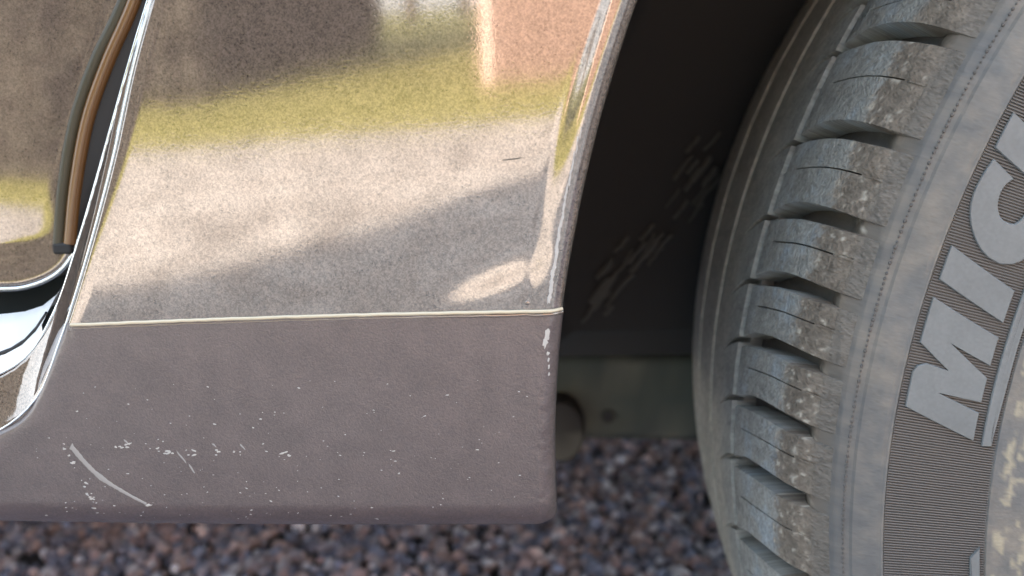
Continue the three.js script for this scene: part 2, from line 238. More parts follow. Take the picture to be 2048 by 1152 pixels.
// ---- inner body side in the door opening: face, rolled lower rim, seal and gutter
{
  const rimB = [[-0.594, 0.3752], [-0.585, 0.3752], [-0.574, 0.3753], [-0.5646, 0.3757], [-0.5549, 0.3786], [-0.5489, 0.3824], [-0.5445, 0.3877]];
  const side = [[-0.5415, 0.394], [-0.5375, 0.405], [-0.531, 0.420], [-0.5225, 0.439], [-0.512, 0.460], [-0.49, 0.505], [-0.462, 0.56], [-0.43, 0.625], [-0.40, 0.70], [-0.38, 0.80], [-0.37, 0.95]];
  const edge = resample([...rimB, ...side].map((p) => [p[0], p[1], 0.06]), 220);
  const inset = (p, i, d) => { const a = edge[Math.max(0, i - 1)], b = edge[Math.min(220, i + 1)], dx = b[0] - a[0], dy = b[1] - a[1], l = Math.hypot(dx, dy); return [p[0] - dy / l * d, p[1] + dx / l * d]; };
  const prof = [[-0.0003, -0.012], [-0.0006, -0.004], [0, -0.0012], [0.0009, 0.0003], [0.0022, 0.0008], [0.0045, 0.0002], [0.009, -0.0008], [0.016, -0.0012]];
  const rows = prof.map(([d, h]) => edge.map((p, i) => { const q = inset(p, i, d); return [q[0], q[1], 0.06 + h + 0.012 * (q[1] - 0.38)]; }));
  rows.push(rows[rows.length - 1].map((p) => [Math.min(p[0], -0.578), Math.max(p[1], 0.391), 0.0588 + 0.012 * (Math.max(p[1], 0.391) - 0.38)])); const inEnd = rows[rows.length - 1]; rows.push(inEnd.map((p) => [-0.588, p[1], p[2] - 0.0006]), inEnd.map((p) => [-0.594, p[1], p[2] - 0.006]), inEnd.map((p) => [-0.594, p[1], -0.05]));
  tag(mesh('inner_body_side', gridGeo(rows), paint, car), 'glossy brown inner body side');
  // gutter behind, its dark teal colour standing in for shadow under the rim
  const shadowTeal = new THREE.MeshPhysicalMaterial({ color: new THREE.Color().setRGB(0.03, 0.045, 0.05), roughness: 0.35, clearcoat: 0.7, clearcoatRoughness: 0.1 });
  const g1 = edge.map((p) => [p[0], p[1] + 0.001, 0.049]), g2 = edge.map((p, i) => { const q = inset(p, i, -0.03); return [q[0], q[1], 0.043]; });
  mesh('door_gutter', gridGeo([g2, g1]), shadowTeal, car);
  // near-black strip painting the shade of the recess beside the seal, then the seal's two soft lips
  const tilt = (y) => 0.06 + 0.012 * (y - 0.38);
  const chO = [[-0.5441, 0.3934], [-0.5427, 0.402], [-0.5385, 0.4163], [-0.535, 0.4243], [-0.5301, 0.438], [-0.5198, 0.4557], [-0.5114, 0.4705], [-0.487, 0.515], [-0.459, 0.57], [-0.427, 0.635], [-0.397, 0.71], [-0.377, 0.80], [-0.367, 0.95]];
  const chI = chO.map(([x, y], i) => [x + lerp(0.002, 0.011, smooth(0, 3, i)), y - lerp(0.001, 0.005, smooth(0, 3, i)), tilt(y) + 0.0016]);
  mesh('painted_shade_strip', loft([chO.map(([x, y]) => [x - 0.001, y, tilt(y) + 0.0014]), chI, chI.map((p) => [p[0] + 0.0005, p[1], p[2] - 0.006])], 120), rubberAndShade, car);
  mesh('added_rim_glint', tube(rimB.concat([side[0]]).map(([x, y]) => [x, y, 0.0608]), 0.0009, 90, 10), glintChrome, car);  // added bright tube in place of the highlight on the rolled rim
  const lipA = [[-0.5449, 0.3911], [-0.5402, 0.4106], [-0.5329, 0.4328], [-0.5237, 0.451], [-0.5121, 0.4702], [-0.492, 0.512], [-0.464, 0.567], [-0.432, 0.632], [-0.402, 0.707], [-0.382, 0.80], [-0.372, 0.95]];
  const lipB = [[-0.5491, 0.3904], [-0.5446, 0.4107], [-0.5373, 0.433], [-0.528, 0.4512], [-0.5155, 0.4704], [-0.496, 0.511], [-0.468, 0.566], [-0.436, 0.631], [-0.406, 0.706], [-0.386, 0.80], [-0.376, 0.95]];
  const on = (L, h) => L.map(([x, y]) => [x, y, tilt(y) + h]);
  mesh('door_seal', tube(on(lipA, 0.0012), 0.0023, 140, 12), sealBrown, car);
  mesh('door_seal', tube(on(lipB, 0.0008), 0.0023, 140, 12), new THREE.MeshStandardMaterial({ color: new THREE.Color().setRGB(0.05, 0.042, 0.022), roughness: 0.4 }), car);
  mesh('seal_end_clip', new RoundedBoxGeometry(0.007, 0.004, 0.005, 2, 0.001).translate(-0.5472, 0.3895, 0.061), dark, car);
}
// ---- stone chips, scuffs and the long scratch on the sill; flaked paint along the arch edge
{
  const r = rng(77), geos = [];
  const surf = (x, y) => (y > seamY(x) ? panelZ(x, y) : sillZ(x, y));
  const blob = (x, y, rx, ry, ang = 0, n = 9, h = 0.00012) => {
    const c = Math.cos(ang), s = Math.sin(ang), P = [], I = [];
    P.push(x, y, surf(x, y) + h * 1.6);
    for (let i = 0; i < n; i++) { const a = (i / n) * Math.PI * 2, k = 0.6 + 0.6 * r(), u = Math.cos(a) * rx * k, v = Math.sin(a) * ry * k, X = x + u * c - v * s, Y = y + u * s + v * c; P.push(X, Y, surf(X, Y) + h * 0.35); }
    for (let i = 0; i < n; i++) I.push(0, 1 + i, 1 + ((i + 1) % n));
    const g = new THREE.BufferGeometry(); g.setAttribute('position', new THREE.Float32BufferAttribute(P, 3)); g.setIndex(I); g.computeVertexNormals(); return g;
  };
  // photographed clusters, in metres on the sill
  const spots = [];
  for (let i = 0; i < 190; i++) spots.push([lerp(-0.535, -0.383, r()), 0.3115 + 0.045 * Math.pow(r(), 1.2), 0.0001 + 0.00032 * r() * r()]);
  for (let i = 0; i < 20; i++) { const t = r(); spots.push([-0.5245 + t * 0.008 + 0.0022 * (r() - 0.5), 0.337 - t * 0.021 + 0.002 * (r() - 0.5), 0.00015 + 0.00035 * r()]); }
  for (const [x, y] of [[-0.5065, 0.336], [-0.5035, 0.3365], [-0.495, 0.3355], [-0.491, 0.335], [-0.484, 0.334], [-0.4755, 0.3345], [-0.470, 0.334], [-0.455, 0.3335]]) for (let i = 0; i < 4; i++) spots.push([x + 0.003 * (r() - 0.5), y + 0.0022 * (r() - 0.5), 0.00022 + 0.00035 * r()]);
  for (const [x, y, s] of spots) geos.push(blob(x, y, s * (1 + r()), s * 0.65, (r() - 0.5) * 0.8, 7));
  const chips = tag(mesh('stone_chips', mergeGeometries(geos), chipMat, car), 'small pale stone chips in the sill paint', null, null, 'stuff');
  // long scratch
  const sp = resample([[-0.5213, 0.3362], [-0.5175, 0.3305], [-0.5148, 0.3272], [-0.5118, 0.3245], [-0.506, 0.3205], [-0.5005, 0.3172]], 60);
  const strip = [[], [], []]; sp.forEach((p, i) => { const w = lerp(0.0011, 0.0005, i / 60) * (0.75 + 0.5 * Math.abs(noise(i * 0.35, 4)) + 0.35 * smooth(0.1, 0, Math.abs(i / 60 - 0.45))); const q = [0.55 * w, 0.83 * w]; strip[0].push([p[0] - q[0], p[1] - q[1], sillZ(p[0] - q[0], p[1] - q[1]) + 0.00005]); strip[1].push([p[0], p[1], sillZ(p[0], p[1]) + 0.00018]); strip[2].push([p[0] + q[0], p[1] + q[1], sillZ(p[0] + q[0], p[1] + q[1]) + 0.00005]); });
  tag(mesh('scratch', gridGeo(strip), scratchMat, car), 'long pale diagonal scratch');
  mesh('scratch_chip', blob(-0.4998, 0.3168, 0.0011, 0.0005, 0.1, 9, 0.0002), chipMat, car);
  for (const [x, y, a, l] of [[-0.487, 0.3325, -1.0, 0.005], [-0.4845, 0.329, -1.1, 0.004], [-0.5035, 0.3375, -0.8, 0.0025], [-0.468, 0.336, -0.9, 0.0022], [-0.4765, 0.3365, -0.8, 0.002]]) mesh('scuff', blob(x, y, l * 0.5, 0.0003, a, 11, 0.00006), scratchMat, car);
  // flaked paint down the arch edge
  const flake = [], flakeAtY = (y, d, h, w) => { const x = archX(y) - d; flake.push(blob(x, y, h, w, Math.PI / 2 - 0.16, 12, 0.00022)); };
  for (let i = 0; i < 22; i++) { const t = i / 21, y = lerp(0.4235, 0.3795, t); flakeAtY(y, 0.0042 + 0.0004 * noise(y * 900, 1) - 0.0004 * t, 0.0019, lerp(0.00016, 0.0006, t)); }
  for (const [y, d, h, w] of [[0.3685, 0.0034, 0.0024, 0.0008], [0.3665, 0.0037, 0.0018, 0.0007], [0.3632, 0.0027, 0.0006, 0.0005], [0.3612, 0.0024, 0.0007, 0.0003], [0.3592, 0.0022, 0.0009, 0.0003], [0.357, 0.002, 0.0006, 0.0003]]) flakeAtY(y, d, h, w);
  tag(mesh('flaked_paint', mergeGeometries(flake), chipMat, car), 'pale flaked paint along the wheel arch edge', null, null, 'stuff');
  // marks on the upper panel: a dark graze and a nib in the paint
  mesh('graze', blob(-0.3855, 0.4172, 0.0032, 0.00025, 0.09, 13, 0.00005), new THREE.MeshStandardMaterial({ color: new THREE.Color().setRGB(0.10, 0.085, 0.07), roughness: 0.8 }), car);
  mesh('paint_nib', blob(-0.3828, 0.3781, 0.0007, 0.0006, 0, 10, 0.0004), paint, car);
}

// ================================================================ WHEEL
const wheel = new THREE.Group(); wheel.name = 'wheel'; wheel.position.set(0, AX, 0); car.add(wheel);
tag(wheel, 'rear wheel with a dusty worn black tyre');
const PROF = [[-0.1025, 0.285], [-0.1015, 0.300], [-0.0985, 0.3115], [-0.09, 0.3133], [-0.06, 0.3142], [-0.0143, 0.3144], [0.01, 0.3140], [0.0335, 0.3126], [0.045, 0.3112], [0.055, 0.3095], [0.063, 0.3076], [0.07, 0.3055], [0.0755, 0.3032], [0.08, 0.3005], [0.085, 0.2966], [0.0896, 0.2916], [0.0923, 0.2889], [0.0969, 0.2797], [0.1005, 0.265], [0.1031, 0.2512], [0.1040, 0.235], [0.1035, 0.22], [0.098, 0.206]];
const surfR = (a) => table(PROF, a);
const wp = (a, r, deg) => { const t = deg * Math.PI / 180; return [-r * Math.cos(t), r * Math.sin(t), a]; };
const depth = (a) => 0.0095 * smooth(0.0868, 0.068, a) * smooth(-0.102, -0.094, a);
const dust = (a, deg, o = 0) => {                                   // dry dust and wear in the rubber
  const s = deg * 0.0054, n1 = fbm(s * 60 + o, a * 60, 1, 3), n2 = fbm(s * 420 + o, a * 420, 3, 3), n3 = fbm(s * 1100, a * 1100, 6, 2);
  return [n1, n2, n3];
};
function treadColor(a, deg) {
  const [n1, n2, n3] = dust(a, deg);
  let c = [0.42, 0.43, 0.41]; const k = 1 + 0.28 * n1 + 0.45 * n2 + 0.25 * n3; c = c.map((v) => v * k);
  const blue = smooth(-0.05, 0.35, n1 + 0.5 * n2) * smooth(0.03, 0.05, a); c = [lerp(c[0], c[0] * 0.92, blue), lerp(c[1], c[1] * 1.02, blue), lerp(c[2], c[2] * 1.16, blue)];
  const edge = smooth(0.069, 0.074, a + 0.008 * n2 + 0.004 * n1);    // scuffed brown shoulder edge
  const sc = [0.235, 0.205, 0.17].map((v) => v * (1 + 0.7 * n2)); c = c.map((v, i) => lerp(v, sc[i], edge));
  const fl = edge * smooth(0.20, 0.42, n2 + 0.35 * n3) * smooth(0.0865, 0.082, a); c = c.map((v, i) => lerp(v, [0.58, 0.55, 0.48][i], fl));
  const rim = smooth(0.0835, 0.0862, a + 0.002 * n2); c = c.map((v, i) => lerp(v, [0.19, 0.175, 0.155][i] * (1 + 0.25 * n2), rim));
  const innerRibLift = smooth(0.024, 0.0, a); c = [lerp(c[0], 0.55 * k, innerRibLift * 0.9), lerp(c[1], 0.53 * k, innerRibLift * 0.9), lerp(c[2], 0.46 * k, innerRibLift * 0.9)];  // inner ribs coloured paler to make up for light missing there
  return c;
}
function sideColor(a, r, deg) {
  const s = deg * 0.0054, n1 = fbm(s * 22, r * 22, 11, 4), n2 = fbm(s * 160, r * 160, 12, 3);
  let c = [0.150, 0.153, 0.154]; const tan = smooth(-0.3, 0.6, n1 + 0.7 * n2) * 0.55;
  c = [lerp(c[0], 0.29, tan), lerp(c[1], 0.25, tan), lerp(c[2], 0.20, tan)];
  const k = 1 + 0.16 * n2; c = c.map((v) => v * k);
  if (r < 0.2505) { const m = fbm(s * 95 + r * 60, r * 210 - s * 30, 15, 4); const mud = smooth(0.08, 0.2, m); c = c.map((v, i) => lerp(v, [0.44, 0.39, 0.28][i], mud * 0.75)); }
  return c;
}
// ---- carcass: groove floors, shoulders and sidewalls
{
  const P = [[-0.05, 0.206], [-0.092, 0.212], [-0.102, 0.235], [-0.1035, 0.26], [-0.1025, 0.285], [-0.1012, 0.300], [-0.099, 0.308]];
  for (let a = -0.095; a < 0.0885; a += 0.0025) P.push([a, surfR(a) - depth(a) - (a > 0.07 ? 0.0007 * smooth(0.0885, 0.087, a) : 0)]);
  P.push([0.0889, surfR(0.0889) + 0.0000], [0.0893, 0.2922], [0.0896, 0.2919], [0.0903, 0.2912], [0.0915, 0.2899], [0.0921, 0.2893], [0.0924, 0.2884], [0.0926, 0.2876]);
  for (let r = 0.287; r > 0.2808; r -= 0.0012) P.push([0.0969 - (r - 0.2797) * 0.46 + 0.0002, r]);
  P.push([0.0966, 0.2804], [0.0968, 0.2799], [0.0972, 0.2795], [0.0972, 0.2790], [0.0966, 0.2786]);
  const band = (r) => 0.0969 + (0.2797 - r) * 0.2175;
  P.push([band(0.278) - 0.0008, 0.278], [band(0.265) - 0.0008, 0.265], [band(0.2522) - 0.0008, 0.2522], [band(0.2516) + 0.0002, 0.2516], [band(0.2508) + 0.0003, 0.2506]);
  for (let r = 0.2495; r > 0.229; r -= 0.001) P.push([table([[0.226, 0.1037], [0.235, 0.1041], [0.241, 0.1040], [0.247, 0.1036], [0.2506, 0.1034]], r), r]);
  P.push([0.1037, 0.226], [0.102, 0.216], [0.098, 0.208], [0.092, 0.205]);
  const N = 1440, rows = P.map(([a, r]) => steps(N + 1, (i) => wp(a, r, i * 360 / N)));
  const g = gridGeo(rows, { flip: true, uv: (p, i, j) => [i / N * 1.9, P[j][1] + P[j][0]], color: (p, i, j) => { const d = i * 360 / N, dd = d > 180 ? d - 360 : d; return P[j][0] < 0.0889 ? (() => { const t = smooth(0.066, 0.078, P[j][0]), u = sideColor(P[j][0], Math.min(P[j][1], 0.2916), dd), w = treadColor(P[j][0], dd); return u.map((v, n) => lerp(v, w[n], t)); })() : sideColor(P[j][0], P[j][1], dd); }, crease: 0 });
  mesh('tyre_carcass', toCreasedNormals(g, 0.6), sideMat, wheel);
}
// ---- circumferential ribs and the inner shoulder
const grooveAt = [];                                                // angles of the cross grooves, uneven pitch as on the tyre
{
  const known = [28.3, 22.2, 17.1, 12.7, 8.6, 4.45, 0.15, -5.2]; grooveAt.push(...known);
  const pitches = [5.4, 4.4, 4.2, 5.0, 6.0, 5.6, 4.2, 4.4, 5.0, 4.2, 5.8]; let a = -5.2, k = 0; while (a > 28.3 - 360 + 8) { a -= pitches[k++ % 11]; grooveAt.push(a); }
  const rest = (a - (28.3 - 360)); if (rest > 6.5) grooveAt.push(a - rest / 2);
}
const NG = grooveAt.length;
const nextG = (k) => (k + 1 < NG ? grooveAt[k + 1] : grooveAt[0] - 360);
const edgeDrop = (rows, dz) => rows; // rows already carry their drop
function ringRib(a0, a1, hooks) {
  // profile across the rib with rounded edges; angle rows follow the hooked slits
  const A = []; const n = 16; A.push([a0 + 0.0006, -0.0092], [a0 + 0.0002, -0.003], [a0, -0.0009], [a0 + 0.0003, -0.0002]); for (let i = 1; i < n; i++) A.push([lerp(a0 + 0.0008, a1 - 0.0008, i / n), 0]); A.push([a1 - 0.0003, -0.0002], [a1, -0.0009], [a1 - 0.0002, -0.003], [a1 - 0.0006, -0.0092]);
  const rows = [], degs = [];
  const hook = (a) => (hooks ? -1.15 - 2.0 * Math.pow(clamp((a1 + 0.004 - a) / 0.026), 1.5) : 0);
  for (let k = 0; k < NG; k++) {
    const d0 = grooveAt[k], d1 = nextG(k), m = 14;
    for (let j = 0; j <= m; j++) {
      const edge = hooks && (j === 0 || j === m);
      for (const low of edge ? (j === 0 ? [1, 0] : [0, 1]) : [0]) rows.push(A.map(([a, h]) => {
        const open = hooks ? smooth(a0 + 0.017, a1 - 0.002, a) : 0, half = 0.05 + 0.16 * open;
        const t = j / m, deg = lerp(d0 - half * (hooks ? 1 : 0), d1 + half * (hooks ? 1 : 0), t) + hook(a);
        const dr = low ? -0.0045 * open : 0; degs.push(deg);
        return wp(a, surfR(a) + Math.min(h, dr), deg);
      }));
    }
  }
  rows.push(rows[0]);
  return toCreasedNormals(gridGeo(rows, { uv: (p, i, j) => [p[2], Math.atan2(p[1], -p[0]) * 0.314], flip: true, color: (p) => treadColor(p[2], Math.atan2(p[1], -p[0]) * 180 / Math.PI) }), 0.75);
}
mesh('tread_rib', ringRib(-0.0985, -0.0610, false), treadMat, wheel);
mesh('tread_rib', ringRib(-0.0555, -0.0200, false), treadMat, wheel);
mesh('tread_rib', ringRib(-0.0145, 0.0272, true), treadMat, wheel);
// ---- outer shoulder blocks with their fine slits
const GS = [[0.0325, -1.22], [0.036, -0.98], [0.040, -0.74], [0.046, -0.46], [0.052, -0.25], [0.058, -0.11], [0.064, -0.03], [0.07, 0], [0.08, 0], [0.09, -0.07]];
function shoulderBlock(k) {
  const g0 = grooveAt[k], g1 = nextG(k), span = g0 - g1;
  const wide = (a, up) => (0.30 + 0.16 * smooth(0.034, 0.05, a) - 0.07 * smooth(0.072, 0.084, a)) * (1 + 0.05 * up) * (span > 5.2 ? 1.1 : 1);
  const aL = 0.0330, visible = g0 < 40 && g0 > -20, na = visible ? 68 : 26, nt = visible ? 12 : 4;
  // rows from the upper edge to the lower edge; slit in the middle
  const V = []; V.push([0, 0.0094], [0.004, 0.0030], [0.010, 0.0007], [0.022, 0.00015]);
  const mid = 0.47, sw = 0.055 / span * 1.0;
  for (let i = 1; i < nt; i++) V.push([lerp(0.022, mid - sw - 0.012, i / nt), 0]);
  V.push([mid - sw - 0.012, 0], [mid - sw, 0], [mid - sw, 1], [mid + sw, 1], [mid + sw, 0], [mid + sw + 0.012, 0]);
  for (let i = 1; i < nt; i++) V.push([lerp(mid + sw + 0.012, 0.978, i / nt), 0]);
  V.push([0.978, 0.00015], [0.990, 0.0007], [0.996, 0.0030], [1, 0.0094]);
  const rows = V.map(([v, drop], j) => {
    const slit = drop === 1, aR = 0.0889, row = [];
    const U = [[0, 0.0082], [0.0, 0.0025], [0.0004, 0.0007], [0.0012, 0.0001]]; for (let i = 1; i <= na; i++) U.push([lerp(0.0012, aR - aL - 0.0016, i / na), 0]); U.push([aR - aL - 0.0005, 0.0001], [aR - aL, 0.0008]);
    for (const [u, du] of U) {
      const a = aL + u, sh = table(GS, a) + 0.16 * smooth(0.04, 0.078, a) * (Math.abs(v - mid) < 0.03 ? 1 : 0.6) * Math.sin(Math.PI * clamp(v * 2 > 1 ? (1 - v) / (1 - mid) : v / mid) / 2) ** 2;
      const deg = lerp(g0 + table(GS, a) - wide(a, 0), g1 + table(GS, a) + wide(a, 1), v) + (sh - table(GS, a)) + (slit || Math.abs(v - mid) < sw + 0.02 ? 0.55 * (1 - smooth(0.034, 0.056, a)) * 0.35 : 0.35 * 0.55 * (1 - smooth(0.034, 0.056, a)) * Math.sin(Math.PI * v) ** 2);
      let h = -Math.max(slit ? 0 : Math.min(drop, depth(a) + 0.0008), du);
      if (slit) h = -0.0042 * smooth(0.0415, 0.0435, a) * smooth(0.0785, 0.077, a);
      if (visible && !slit && du === 0 && drop === 0) {
        h += 0.00022 * fbm(a * 900, deg * 5, 21, 2) * smooth(0.062, 0.078, a) + 0.00006 * fbm(a * 500, deg * 3, 22, 2);
        // moulded parallelogram recess near the outer edge
        const ra = 0.0822 - 0.0022 * (v - 0.5), q = smooth(0.0027, 0.0022, Math.abs(a - ra)) * smooth(0.20, 0.17, Math.abs(v - 0.60)); h -= 0.00055 * q;
        const rl = (a - lerp(0.0874, 0.0853, v)) / 0.00045; h += 0.00042 * Math.exp(-rl * rl) * (v > 0.03 && v < 0.97 ? 1 : 0);
      }
      row.push(wp(a, surfR(a) + 0.0003 + h, deg));
    }
    return row;
  });
  return toCreasedNormals(gridGeo(rows, { uv: (p) => [p[2], Math.atan2(p[1], -p[0]) * 0.314 + k * 0.013], color: (p) => { const deg = Math.atan2(p[1], -p[0]) * 180 / Math.PI; return treadColor(p[2], deg); }, flip: true }), 0.7);
}
for (let k = 0; k < NG; k++) mesh('tread_block', shoulderBlock(k), treadMat, wheel);
// ---- serrated bead ring at the edge of the sidewall
{
  const r = rng(5), g = []; const N = 1150, base = new THREE.IcosahedronGeometry(1, 0);
  for (let i = 0; i < N; i++) { const deg = i * 360 / N, c = wp(0.0922, 0.2894, deg), s = 0.00042 * (0.7 + 0.5 * r()), b = base.clone(); b.scale(s, s * 1.4, s * 1.1); b.rotateZ(-deg * Math.PI / 180); b.translate(c[0], c[1], c[2] + 0.0001); g.push(b); }
  tag(mesh('serrated_ring', mergeGeometries(g), new THREE.MeshStandardMaterial({ color: new THREE.Color().setRGB(0.11, 0.105, 0.1), roughness: 0.7 }), wheel), 'row of tiny moulded bumps round the tyre shoulder', null, null, 'stuff');
}
// ---- ribbed band
const bandA = (r) => 0.0969 + (0.2797 - r) * 0.2175;
const bandPt = (r, deg, h) => { const p = wp(bandA(r) + h * 0.977, r + h * 0.21, deg); return p; };
{
  const N = 2070, prof = [[0, -0.00075], [0.34, -0.00075], [0.5, 0], [0.84, 0]], rows = [0.2787, 0.2786, 0.265, 0.2519, 0.2518].map((r, j) => { const out = []; for (let i = 0; i < N; i++) for (const [t, h] of prof) out.push(bandPt(r, (i + t) * 360 / N, (j === 0 || j === 4) ? -0.0009 : h)); out.push(out[0]); return out; });
  tag(mesh('ribbed_band', toCreasedNormals(gridGeo(rows, { flip: true }), 0.4), ribMat, wheel), 'finely ribbed band on the sidewall', null, null, 'stuff');
}
// ---- raised lettering (angle in degrees, radius in metres)
{
  const r0 = 0.2675, rad = Math.PI / 180, T = 0.2766, B = 0.2581, tess = new TessellateModifier(0.0022, 5);
  const put = (name, outline, hole) => {
    const s = new THREE.Shape(outline.map(([r, d]) => new THREE.Vector2(d * rad * r0, r)));
    let g = new THREE.ExtrudeGeometry(s, { depth: 0.0013, bevelEnabled: true, bevelThickness: 0.0003, bevelSize: 0.00024, bevelSegments: 1, curveSegments: 8 });
    g.deleteAttribute('uv'); g = tess.modify(g.index ? g.toNonIndexed() : g);
    const p = g.attributes.position, uv = new Float32Array(p.count * 2);
    for (let i = 0; i < p.count; i++) { const d = p.getX(i) / rad / r0, r = p.getY(i), h = p.getZ(i) - 0.0008, q = bandPt(r, d, h); uv[i * 2] = r; uv[i * 2 + 1] = p.getX(i); p.setXYZ(i, q[0], q[1], q[2]); }
    g.setAttribute('uv', new THREE.BufferAttribute(uv, 2)); g.deleteAttribute('normal'); g = toCreasedNormals(g, 0.5);
    return mesh(name, g, letterMat, wheel);
  };
  put('raised_letter', [[T, 14.36], [B, 12.9], [B, 11.12], [0.2691, 11.95], [B, 10.24], [B, 8.69], [0.2693, 8.79], [B, 7.92], [B, 6.14], [T, 7.61], [T, 9.75], [0.2758, 10.16], [0.2738, 10.38], [0.2677, 10.25], [T, 11.63]].reverse());
  const stem = (d) => [[T, d], [T, d + 2.01], [B, d + 0.42], [B, d - 1.59]];
  put('raised_letter', stem(15.53));
  const Cpoly = [[0.2757, 22.87], [0.2694, 22.22], [0.2705, 21.74], [0.2707, 21.08], [0.2697, 20.35], [0.2675, 19.79], [0.2646, 19.70], [0.2630, 20.13], [0.2624, 20.75], [0.2622, 21.3], [0.2583, 21.35], [0.2577, 20.3], [0.2577, 19.1], [0.2588, 17.97], [0.2612, 17.49], [0.2644, 17.35], [0.2679, 17.64], [0.2711, 18.22], [0.2738, 18.99], [0.2757, 19.90], [0.2765, 20.87], [0.2763, 21.91]];
  const crv = (L) => resample(L.map(([r, d]) => [r * 100, d]), 26).map((p) => [p[0] / 100, p[1]]);
  put('raised_letter', [...crv(Cpoly.slice(1, 10)), ...crv(Cpoly.slice(10)), Cpoly[0]]);
  const sk = (d, v) => [lerp(B, T, v), d - 1.59 * (1 - v)];
  put('raised_letter', [sk(23.55, 0), sk(23.55, 1), sk(25.6, 1), sk(25.6, 0.62), sk(27.0, 0.62), sk(27.0, 1), sk(29.0, 1), sk(29.0, 0), sk(27.0, 0), sk(27.0, 0.36), sk(25.6, 0.36), sk(25.6, 0)].reverse());
  put('raised_letter', [sk(30, 0), sk(30, 1), sk(34.2, 1), sk(34.2, 0.76), sk(32, 0.76), sk(32, 0.62), sk(33.8, 0.62), sk(33.8, 0.38), sk(32, 0.38), sk(32, 0.24), sk(34.2, 0.24), sk(34.2, 0)].reverse());
  put('raised_letter', [sk(35.2, 0), sk(35.2, 1), sk(37.2, 1), sk(37.2, 0.25), sk(39, 0.25), sk(39, 0)].reverse());
  put('raised_letter', stem(39.9));
  put('raised_letter', [sk(42.8, 0), sk(42.8, 1), sk(44.7, 1), sk(46.2, 0.45), sk(46.2, 1), sk(48, 1), sk(48, 0), sk(46.2, 0), sk(44.6, 0.55), sk(44.6, 0)].reverse());
  const arc = (d0, d1, slant) => { const n = 40, o = []; for (let i = 0; i <= n; i++) o.push([0.2555, lerp(d0, d1, i / n)]); for (let i = n; i >= 0; i--) o.push([0.2534, lerp(d0 + slant, d1, i / n)]); return o; };
  put('raised_bar', arc(5.86, 49, 0.07).reverse()); put('raised_bar', arc(-40, -1.95, 0).concat([]).map(([r, d]) => (r < 0.255 && d > -2.4 ? [r, d + 0.73] : [r, d])).reverse());
}
// ---- rim (just outside the picture)
{
  const metal = new THREE.MeshStandardMaterial({ color: new THREE.Color().setRGB(0.5, 0.5, 0.51), metalness: 0.8, roughness: 0.35 });
  const pr = [[0.203, -0.09], [0.196, -0.088], [0.188, -0.06], [0.182, 0.03], [0.192, 0.075], [0.199, 0.09], [0.207, 0.094], [0.209, 0.098], [0.203, 0.0985], [0.198, 0.094], [0.186, 0.07]].map(([r, a]) => new THREE.Vector2(r, a));
  const g = new THREE.LatheGeometry(pr, 96); g.rotateX(Math.PI / 2); mesh('rim', g, metal, wheel);
  for (let i = 0; i < 5; i++) { const s = new RoundedBoxGeometry(0.05, 0.165, 0.028, 2, 0.008); s.translate(0, 0.105, 0.07); s.rotateZ(i * Math.PI * 2 / 5); mesh('spoke', s, metal, wheel); }
  const hub = new THREE.CylinderGeometry(0.045, 0.055, 0.05, 32); hub.rotateX(Math.PI / 2); hub.translate(0, 0, 0.06); mesh('hub', hub, metal, wheel);
  const drum = new THREE.CylinderGeometry(0.13, 0.13, 0.02, 48); drum.rotateX(Math.PI / 2); drum.translate(0, 0, 0.01); mesh('brake_disc', drum, beamMat, wheel);
}

// ================================================================ UNDERSIDE AND WHEEL WELL
const tint = (g, fn) => { const p = g.attributes.position, c = new Float32Array(p.count * 3); for (let i = 0; i < p.count; i++) { const q = fn(p.getX(i), p.getY(i), p.getZ(i)); c.set(q, i * 3); } g.setAttribute('color', new THREE.BufferAttribute(c, 3)); return g; };
{
  // liner: arched shell round the wheel with an inner wall
  const arc = steps(61, (i) => lerp(0.0, Math.PI, i / 60));
  const ring = (R, z, w = 0) => arc.map((t) => [-R * Math.cos(t) + w * fbm(t * 9, z * 40, 3), AX + R * Math.sin(t) + w * fbm(t * 9, z * 40, 7), z]);
  mesh('wheel_liner', gridGeo([ring(0.383, 0.095), ring(0.392, 0.07, 0.004), ring(0.392, 0.0, 0.006), ring(0.39, -0.12, 0.006), ring(0.375, -0.16, 0.004), ring(0.2, -0.172), ring(0.02, -0.172)], {}), linerMat, car);
  // streaks of dried dirt on the liner face behind the panel
  const mud = new THREE.MeshStandardMaterial({ color: new THREE.Color().setRGB(0.075, 0.078, 0.074), roughness: 0.95 });
  const r = rng(19), sg = []; for (let i = 0; i < 40; i++) { const t = r(), x = lerp(-0.372, -0.30, t) + 0.01 * r(), y = 0.315 + 0.09 * t + 0.03 * (r() - 0.5), l = 0.006 + 0.012 * r(); sg.push(tube(steps(6, (k) => [x + k * l / 6, y + k * l / 5 + 0.002 * noise(k, i), -0.157 + 0.0008 * noise(k, i + 9)]), 0.0006 + 0.0009 * r(), 8, 5)); }
  const wall = rect(-0.62, 0.45, 0, 1, 0); wall.dispose();
  const iw = gridGeo(steps(13, (j) => steps(25, (i) => { const x = lerp(-0.60, 0.44, i / 24), y = lerp(0.285, 0.74, j / 12); return [x, y, -0.178 + 0.004 * fbm(x * 14, y * 14, 2)]; })));
  mesh('inner_wheel_house', iw, linerMat, car);
  tag(mesh('dried_mud', mergeGeometries(sg), mud, car), 'dried mud streaks inside the wheel well', null, null, 'stuff');
}
